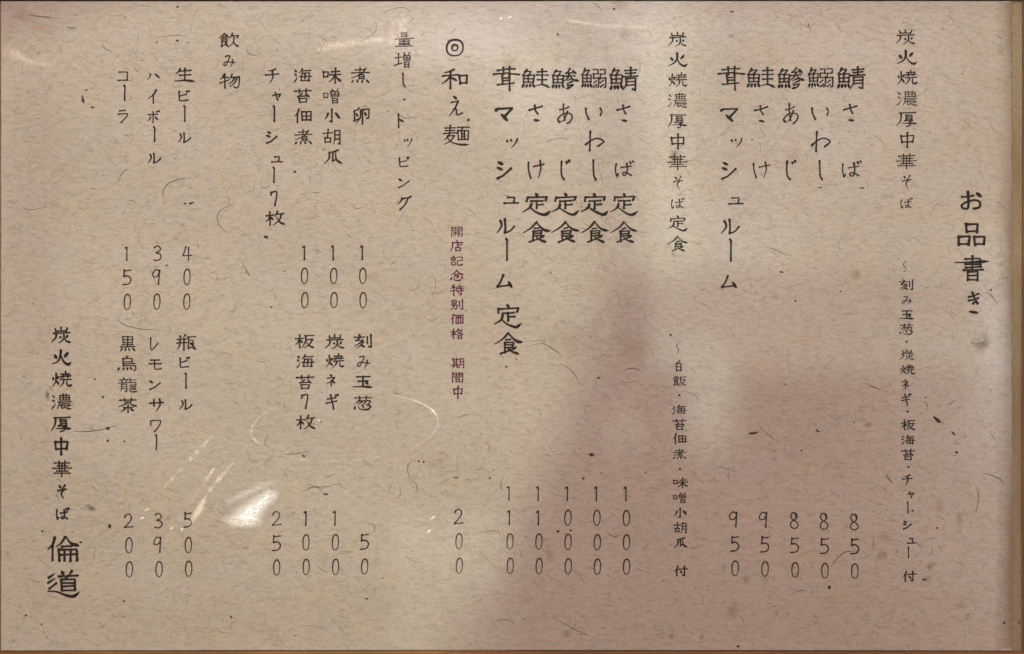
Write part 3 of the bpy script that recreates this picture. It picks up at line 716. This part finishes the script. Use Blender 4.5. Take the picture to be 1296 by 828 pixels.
COLUMNS = [
 # (name, weight, [(char, x, y, w, h), ...])
 ("title_text", 1.12, [('お', 1228, 254.5, 27, 25), ('品', 1228.5, 297, 37, 30), ('書', 1229, 340, 42, 32), ('き', 1230, 384, 17, 28)]),
 ("heading_text", 1, [(c, 1145 + i * .1, 48 + i * 26.1, 25, 19) for i, c in enumerate("炭火焼濃厚")] + [('中', 1146, 178.5, 20, 19), ('華', 1145.5, 205, 25, 19), ('そ', 1146, 231, 14, 17), ('ば', 1145.5, 258, 16, 14)]),
 ("note_text", 1, [('～', 1144, 338, 7, 13), ('刻', 1146, 361, 17, 14), ('み', 1147, 380, 13, 11), ('玉', 1147, 398.5, 18, 12), ('葱', 1147, 416.5, 17, 14), ('・', 1147, 432.6, 3, 3), ('炭', 1147.5, 449.4, 18, 13), ('焼', 1147.5, 468, 18, 13), ('ネ', 1145, 486, 10, 12), ('ギ', 1146, 505.5, 12, 15), ('・', 1147.5, 520.5, 3, 3),
   ('板', 1148, 537.6, 17, 14), ('海', 1148, 556.7, 16, 12), ('苔', 1148, 575.3, 17, 14), ('・', 1148.5, 590.5, 3, 3), ('チ', 1147, 607, 12, 13), ('ャ', 1152, 625.6, 9, 8), ('ー', 1148, 642, 3, 14), ('シ', 1147, 664, 11, 11), ('ュ', 1152, 684, 9, 7), ('ー', 1148.5, 698.5, 3, 14), ('付', 1149.5, 728.6, 17, 13)]),
 ("item_text", 1, [('鯖', 1075, 99.6, 34, 27), ('さ', 1075, 144.5, 17, 22), ('ば', 1076, 215, 26, 22)]),
 ("item_text", 1, [('鰯', 1037, 99, 31, 25), ('い', 1037, 144.5, 22, 16), ('わ', 1038, 179.6, 23, 25), ('し', 1038, 216, 5, 24)]),
 ("item_text", 1, [('鯵', 1000, 99.6, 33, 26), ('あ', 1000.5, 144, 19, 25), ('じ', 1001, 215.5, 13, 25)]),
 ("item_text", 1, [('鮭', 962, 99, 35, 25), ('さ', 963, 145, 17, 22), ('け', 963, 215, 21, 22)]),
 ("item_text", 1, [('茸', 925, 99.6, 32, 28), ('マ', 922.6, 145, 22, 18), ('ッ', 932, 181, 14, 12), ('シ', 922, 216, 19, 23), ('ュ', 930.6, 254.6, 18, 9), ('ル', 923.5, 287, 22, 19), ('ー', 924.5, 316.6, 4, 27), ('ム', 922, 357, 19, 15)]),
 ("price_text", 1, [('8', 1079.6, 660, 11, 20), ('5', 1079.6, 690.3, 11, 20), ('0', 1080, 721.5, 9, 19)]),
 ("price_text", 1, [('8', 1041.4, 659, 11, 20), ('5', 1041.6, 689.6, 11, 20), ('0', 1042.2, 721, 9, 19)]),
 ("price_text", 1, [('8', 1003.7, 658, 11, 20), ('5', 1004, 688.8, 11, 20), ('0', 1004.8, 720, 9, 19)]),
 ("price_text", 1, [('9', 965, 657.2, 11, 19), ('5', 966.4, 687.8, 11, 20), ('0', 967, 719, 9, 19)]),
 ("price_text", 1, [('9', 927.3, 656.6, 11, 19), ('5', 928.7, 687, 11, 20), ('0', 929.5, 718.3, 9, 19)]),
 ("heading_text", 1, [(c, 857, 50.7 + i * 25.75, 24, 18.5) for i, c in enumerate("炭火焼濃厚")] + [('中', 857.5, 180, 20, 19), ('華', 857, 206, 24, 19), ('そ', 857.5, 232, 14, 17), ('ば', 857, 258, 18, 14), ('定', 857.5, 283, 24, 18), ('食', 857.5, 309, 24, 18)]),
 ("note_text", 1, [('～', 857, 440.7, 6, 12), ('白', 858, 463.4, 13, 13), ('飯', 859, 482, 17, 13), ('・', 859, 500, 3, 3), ('海', 859, 518.5, 17, 12), ('苔', 859, 537, 17, 14), ('佃', 859, 554.7, 17, 13), ('煮', 859, 574, 17, 12), ('・', 859.5, 592.6, 3, 3), ('味', 859.5, 610, 18, 12), ('噌', 859.5, 629, 17, 13), ('小', 860, 648, 16, 12), ('胡', 860, 667, 16, 14), ('瓜', 860.5, 686, 16, 13), ('付', 861, 722, 17, 13)]),
 ("item_text", 1, [('鯖', 788.5, 100.4, 35, 28), ('さ', 789, 144.6, 17, 22), ('ば', 789, 215, 25, 21), ('定', 789.4, 259, 33, 26), ('食', 789.5, 294.5, 33, 25)]),
 ("item_text", 1, [('鰯', 750.8, 99.5, 31, 25), ('い', 751, 145, 22, 16), ('わ', 752, 179.6, 23, 25), ('し', 752, 216, 5, 24), ('定', 752.4, 259, 33, 26), ('食', 752.4, 294.5, 33, 25)]),
 ("item_text", 1, [('鯵', 714.5, 100.4, 33, 25), ('あ', 715, 144.6, 19, 25), ('じ', 715.5, 216, 12, 25), ('定', 715.6, 259, 33, 26), ('食', 715.6, 294.5, 33, 25)]),
 ("item_text", 1, [('鮭', 677.4, 100, 34, 24), ('さ', 678, 144.6, 17, 22), ('け', 678, 215, 21, 24), ('定', 679, 259, 33, 26), ('食', 679, 294.5, 33, 25)]),
 ("item_text", 1, [('茸', 641, 100.4, 32, 28), ('マ', 638, 145, 22, 18), ('ッ', 648, 182, 14, 12), ('シ', 638, 216, 19, 23), ('ュ', 647, 254, 18, 9), ('ル', 640, 286.5, 21, 19), ('ー', 641.7, 316, 4, 27), ('ム', 638.4, 356, 19, 16), ('定', 643, 400, 33, 27), ('食', 643.5, 435, 34, 26)]),
 ("price_text", 1, [('1', 791, 624, 4, 18), ('0', 792, 654.6, 8.5, 20), ('0', 792.3, 685.3, 8.5, 20), ('0', 792.5, 716.3, 8.5, 20)]),
 ("price_text", 1, [('1', 754, 624, 4, 18), ('0', 755, 654.6, 8.5, 20), ('0', 755.6, 685.3, 8.5, 20), ('0', 755.8, 716.3, 8.5, 20)]),
 ("price_text", 1, [('1', 717.5, 624, 4, 18), ('0', 718.6, 654.6, 8.5, 20), ('0', 718.8, 685.2, 8.5, 20), ('0', 719, 716, 8.5, 20)]),
 ("price_text", 1, [('1', 680.8, 624, 4, 18), ('1', 681, 655, 4, 18), ('0', 682, 685.2, 8.5, 20), ('0', 682.3, 716, 8.5, 20)]),
 ("price_text", 1, [('1', 644, 624, 4, 18), ('1', 644.4, 655, 4, 18), ('0', 645.5, 685.2, 8.5, 20), ('0', 645.8, 716, 8.5, 20)]),
 ("heading_text", 1.05, [('◎', 576, 61.7, 23, 22), ('和', 576.6, 101, 32, 25), ('え', 577, 136, 17, 25), ('麺', 578, 172.4, 32, 25)]),
 ("price_text", 1, [('2', 580.2, 654, 12, 19), ('0', 581, 685, 8.5, 20), ('0', 581.4, 716, 8.5, 20)]),
 ("offer_text", 1, [(c, 578.6, y, 16, 13) for c, y in zip("開店記念特別価格", (293.6, 312, 330.4, 349, 367.5, 386, 404, 422.5))] + [('期', 580, 459.6, 16, 13), ('間', 579.5, 477.6, 15, 13), ('中', 580, 496, 13, 15)]),
 ("heading_text", .95, [('量', 511.7, 51, 23, 18), ('増', 511, 77.7, 21, 19), ('し', 512, 103, 4, 17), ('・', 512.6, 127.5, 3, 3), ('ト', 507.5, 154.3, 8, 17), ('ッ', 517, 181, 10, 10), ('ピ', 511, 206, 14, 13), ('ン', 511, 231.6, 14, 13), ('グ', 512, 257, 17, 17)]),
 ("item_text", 1, [('煮', 457, 96.7, 24, 19), ('卵', 458, 147.4, 21, 20)]),
 ("item_text", 1, [('味', 420.6, 96.7, 23, 19), ('噌', 420.6, 122.8, 21, 18), ('小', 421, 147.4, 20, 17), ('胡', 421, 174.3, 22, 19), ('瓜', 422, 199.6, 22, 18)]),
 ("item_text", 1, [('海', 383.8, 96.7, 22, 18), ('苔', 384, 122, 22, 18), ('佃', 384, 147, 22, 18), ('煮', 384.6, 174, 23, 18)]),
 ("item_text", 1, [('チ', 344.6, 96.7, 17, 18), ('ャ', 351, 122, 11, 10), ('ー', 347.5, 144.5, 3.5, 20), ('シ', 344, 174, 14, 16), ('ュ', 351, 202, 13, 8), ('ー', 347.5, 222, 3.5, 20), ('7', 347.5, 251.7, 8, 17), ('枚', 349, 276.7, 24, 18)]),
 ("price_text", 1, [('1', 458.7, 320, 3.5, 18), ('0', 459.6, 349.3, 8.5, 20), ('0', 459.8, 380, 8.5, 20)]),
 ("price_text", 1, [('1', 422, 320, 3.5, 18), ('0', 422.8, 349.3, 8.5, 20), ('0', 423, 380, 8.5, 20)]),
 ("price_text", 1, [('1', 385.8, 320, 3.5, 18), ('0', 386, 349.3, 8.5, 20), ('0', 386.3, 380, 8.5, 20)]),
 ("item_text", 1, [('刻', 459.5, 432, 23, 18), ('み', 460, 457.6, 16, 16), ('玉', 460, 483, 24, 16), ('葱', 460, 509.7, 23, 18)]),
 ("item_text", 1, [('炭', 424, 432.5, 24, 18), ('焼', 424, 457, 23, 18), ('ネ', 419.6, 481.5, 13, 15), ('ギ', 421, 508, 16, 19)]),
 ("item_text", 1, [('板', 386, 432, 24, 18), ('海', 387, 457.6, 22, 17), ('苔', 386.5, 483.7, 22, 18), ('7', 386, 508, 8, 17), ('枚', 387.4, 534.5, 24, 18)]),
 ("price_text", 1, [('5', 461.8, 684.5, 11, 20), ('0', 462.3, 716, 8.5, 20)]),
 ("price_text", 1, [('1', 424.6, 655, 3.5, 18), ('0', 425.5, 685.2, 8.5, 20), ('0', 425.8, 716.3, 8.5, 20)]),
 ("price_text", 1, [('1', 388, 655, 3.5, 18), ('0', 388.6, 685.2, 8.5, 20), ('0', 388.8, 716.3, 8.5, 20)]),
 ("price_text", 1, [('2', 351, 655.4, 12, 18), ('5', 351, 686, 11, 20), ('0', 351.6, 717, 8.5, 20)]),
 ("heading_text", 1, [('飲', 290.4, 51.6, 24, 18), ('み', 290.6, 77.7, 15, 16), ('物', 291, 103, 24, 18)]),
 ("item_text", 1, [('生', 234.7, 96, 24, 18), ('ビ', 232.8, 122, 15, 14), ('ー', 234.5, 144.4, 3.5, 20), ('ル', 234, 174.7, 15, 13)]),
 ("item_text", 1, [('ハ', 195.7, 97.6, 15, 8), ('イ', 194.3, 122.8, 11, 17), ('ボ', 195.4, 148.6, 15, 16), ('ー', 197, 170.5, 3.5, 19), ('ル', 196.7, 200.8, 15, 13)]),
 ("item_text", 1, [('コ', 157, 97, 13, 12), ('ー', 159.4, 118.3, 3.5, 19), ('ラ', 157, 148.3, 13, 16)]),
 ("price_text", 1, [('4', 237.7, 320.8, 11, 18), ('0', 237.8, 350.7, 8.5, 20), ('0', 238, 382, 8.5, 20)]),
 ("price_text", 1, [('3', 200, 320.8, 10, 19), ('9', 199.2, 351, 10, 19), ('0', 200.3, 382, 8.5, 20)]),
 ("price_text", 1, [('1', 161.6, 321.2, 3.5, 18), ('5', 162, 351, 11, 20), ('0', 163, 382.3, 8.5, 20)]),
 ("item_text", 1, [('瓶', 238, 433.7, 24, 19), ('ビ', 235.2, 458.7, 14, 14), ('ー', 237.4, 481.5, 3.5, 19), ('ル', 237, 511.5, 15, 13)]),
 ("item_text", 1, [('レ', 196.5, 435, 9, 15), ('モ', 198.7, 461, 15, 13), ('ン', 197.6, 486.5, 14, 13), ('サ', 200, 512, 17, 15), ('ワ', 198.7, 538.5, 13, 15), ('ー', 200.4, 559, 3.5, 19)]),
 ("item_text", 1, [('黒', 163.5, 434.8, 20, 19), ('烏', 163, 460, 23, 18), ('龍', 164, 487, 23, 18), ('茶', 164, 512.4, 23, 18)]),
 ("price_text", 1, [('5', 239, 657, 10, 19), ('0', 239.8, 689, 8.5, 20), ('0', 240, 719, 8.5, 20)]),
 ("price_text", 1, [('3', 202.3, 658, 10, 19), ('9', 201.2, 688.6, 10, 19), ('0', 202.6, 719.7, 8.5, 20)]),
 ("price_text", 1, [('2', 164.5, 658.4, 12, 18), ('0', 165, 689.3, 8.5, 20), ('0', 165.2, 719.8, 8.5, 20)]),
 ("signature_text", 1.05, [(c, 79.3, 424.3 + i * 28, 25, 20) for i, c in enumerate("炭火焼濃厚")] + [('中', 79.6, 564.6, 20, 21), ('華', 80.6, 592.5, 25, 20), ('そ', 80.6, 621.6, 14, 18), ('ば', 80.6, 650, 18, 16), ('倫', 81, 694, 39, 31), ('道', 82, 737.5, 39, 32)]),
]
G['◎'] = "e50,50,46,47; e50,50,16,17"
for name, wt, chars in COLUMNS:
    mb = PM()
    ref = 0.72 * max(max(min(w, h * 1.25), h * 0.9) for ch, cx, cy, w, h in chars)   # one brush writes the whole column
    for ch, cx, cy, w, h in chars: put(mb, ch, cx, cy, w, h, wt, ref)
    ob = mb.build(name, M_RED if name == "offer_text" else M_INK)
    if name == "offer_text": ob["label"] = "small crimson column offering an opening special price"
    if name == "title_text": ob["label"] = "large bold title column at the right"

# ------------------------------------------------------------------ creases in the clear film over the paper
M_FILM = film_material("clear_film", 0.27, 0.55, 250, dist=0.0003, tint=(0.92, 1.0, 1.0))
M_CRINKLE = film_material("crinkled_film", 0.24, 0.85, 260, (0.45, 2.6, 1), 0.18, dist=0.0022, tint=(0.86, 1.0, 1.06))
M_SHEEN = film_material("smooth_film", 0.5, 0.42, 90, dist=0.004, tint=(1.0, 0.9, 0.74))
rc = random.Random(8)
def ridge(mb, pts, w, height, alpha):
    """a rounded fold standing on the sheet; pts in grid units"""
    n = len(pts); K = 6
    b = len(mb.v)
    for i, (x, y) in enumerate(pts):
        xa, ya = pts[max(i-1, 0)]; xb, yb = pts[min(i+1, n-1)]
        d = math.hypot(xb - xa, yb - ya) or 1
        nx, ny = -(yb - ya) / d, (xb - xa) / d
        f = i / (n - 1)
        e = max(0.05, math.sin(math.pi * f) ** 0.5) * (0.95 + 0.15 * math.sin(i * 0.9 + x))
        a = alpha(f) if callable(alpha) else alpha
        for k in range(K + 1):
            th = math.pi * k / K
            q = -math.cos(th) * w / 2 * e
            mb.v.append((X(x + nx * q), Y(y + ny * q), 0.0002 + math.sin(th) * height * e))
            mb.c.append((1, 1, 1, a * math.sin(th) ** 0.5 if 0 < k < K else 0.0))
    for i in range(n - 1):
        for k in range(K):
            q = b + i * (K + 1) + k
            mb.f.append((q, q + 1, q + K + 2, q + K + 1))
def line(xa, ya, xb, yb, n=30, bow=0.0):
    return [(xa + (xb-xa)*i/n + bow*math.sin(math.pi*i/n) + rc.uniform(-.25, .25), ya + (yb-ya)*i/n + rc.uniform(-.25, .25)) for i in range(n + 1)]

def dash(per, ph, lo=0.04, hi=1.0):
    k = [rc.uniform(0.25, 1.0) for _ in range(60)]
    return lambda f: lo + (hi - lo) * max(0.0, math.sin(f * per + ph + 1.6 * math.sin(f * per * 0.37 + ph))) ** 0.8 * k[int(f * 17) % 60]
cr = PM(); ridge(cr, line(275, 546, 208, 618, 44), 6, 0.0006, dash(40, 0.4, .10)); cr.build("film_crease", M_FILM, smooth=True)
cr = PM(); ridge(cr, line(273, 591, 240, 641, 30), 6, 0.0005, lambda f: 0.15 + 0.85 * max(0.0, 1 - f / .4)); cr.build("film_crease", M_FILM, smooth=True)
cr = PM(); ridge(cr, line(296, 585, 264, 624, 30), 7, 0.0007, dash(15, 1.2, .25)); ridge(cr, line(263, 626, 240, 665, 30, 1.5), 8.5, 0.0008, lambda f: 0.35 + 0.65 * math.sin(math.pi * f) ** 0.7); cr.build("film_crease", M_FILM, smooth=True)

def ring_arc(a0, a1, n=40):
    res = []
    for i in range(n + 1):
        a = math.radians(a0 + (a1 - a0) * i / n)
        x, y = 118 * math.cos(a), 43 * math.sin(a)
        res.append((437 + x + rc.uniform(-.25, .25), 540 + y - 0.05 * x + rc.uniform(-.25, .25)))
    return res
cr = PM()
ridge(cr, ring_arc(-62, 52), 3.2, 0.0004, lambda f: .12 + .38 * math.sin(math.pi * f) * (0.7 + 0.3 * math.sin(f * 37)))
ridge(cr, ring_arc(62, 140), 2.0, 0.0003, lambda f: .14 + .12 * math.sin(f * 29))
ridge(cr, ring_arc(142, 232), 3.6, 0.0004, lambda f: .08 + .30 * math.sin(math.pi * f) ** 2 * (0.65 + 0.35 * math.sin(f * 31)))
cr.build("film_blister", M_FILM, smooth=True)

# crumpled patch
def crumple(mb, outline, z, amp, cell=1.4, alpha=1.0, soft=10.0):
    xs = [p[0] for p in outline]; ys = [p[1] for p in outline]
    x0, x1, y0, y1 = min(xs), max(xs), min(ys), max(ys)
    nx, ny = int((x1 - x0) / cell) + 1, int((y1 - y0) / cell) + 1
    def dist_in(x, y):
        ins = False; dm = 1e9
        for (ax, ay), (bx, by) in zip(outline, outline[1:] + outline[:1]):
            if (ay > y) != (by > y) and x < (bx - ax) * (y - ay) / (by - ay) + ax: ins = not ins
            tt = max(0, min(1, ((x-ax)*(bx-ax) + (y-ay)*(by-ay)) / ((bx-ax)**2 + (by-ay)**2)))
            dm = min(dm, math.hypot(x - ax - tt*(bx-ax), y - ay - tt*(by-ay)))
        return dm if ins else -dm
    b = len(mb.v)
    for j in range(ny + 1):
        for i in range(nx + 1):
            x, y = x0 + (x1-x0)*i/nx, y0 + (y1-y0)*j/ny
            d = max(0, min(1, dist_in(x, y) / soft))
            zz = amp * d * (0.5 + 0.5 * math.sin(y * 0.9 + x * 0.18 + 1.7 * math.sin(x * 0.13)) * math.sin(x * 0.11 + y * 0.3)) + amp * 0.06 * rc.random() * d
            mb.v.append((X(x), Y(y), z + zz)); mb.c.append((1, 1, 1, alpha * d * (0.55 + 0.45 * rc.random())))
    for j in range(ny):
        for i in range(nx):
            q = b + j * (nx + 1) + i
            mb.f.append((q, q + 1, q + nx + 2, q + nx + 1))
cr = PM()
crumple(cr, [(280, 657), (296, 644), (318, 628), (340, 616), (357, 620), (352, 634), (338, 646), (334, 664), (316, 670), (292, 668)], 0.00025, 0.00045, soft=13.0)
crumple(cr, [(284, 634), (300, 622), (330, 608), (348, 606), (352, 613), (330, 622), (304, 634), (290, 640)], 0.00024, 0.00035, alpha=.45, soft=9.0)
cr.build("film_crumple", M_CRINKLE, smooth=True)
cr = PM()
crumple(cr, [(395, 66), (412, 54), (450, 49), (490, 47), (492, 54), (460, 60), (420, 66), (402, 70)], 0.00024, 0.0001, 2.5, .5, 7)
cr.build("film_sheen", M_SHEEN, smooth=True)
cr = PM()
crumple(cr, [(494, 24), (516, 23), (517, 42), (505, 60), (490, 60), (492, 44)], 0.00024, 0.0001, 2.5, .35, 4)
cr.build("film_sheen", M_SHEEN, smooth=True)
cr = PM()
crumple(cr, [(718, 23), (760, 30), (830, 33), (828, 37), (770, 36), (718, 30)], 0.00024, 0.0001, 2.5, .4, 3)
cr.build("film_sheen", M_SHEEN, smooth=True)
cr = PM()
crumple(cr, [(2, 52), (20, 60), (40, 72), (72, 80), (70, 88), (36, 84), (4, 74)], 0.00024, 0.0002, 2.5, .6, 9)
cr.build("film_sheen", M_SHEEN, smooth=True)
for gx, gy, rw in ((188, 644, 3), (182, 655, 2.4), (219, 668, 2.4), (232, 669, 2), (634, 24, 2), (645, 22.5, 2.6), (543, 672, 2.5), (548, 655, 3.5), (404, 532, 1.6), (330, 636, 2)):
    cr = PM()
    ridge(cr, line(gx - rw, gy + rw * .6, gx + rw, gy - rw * .6, 8), 3, 0.0005, .9)
    cr.build("film_bubble", M_FILM, smooth=True)
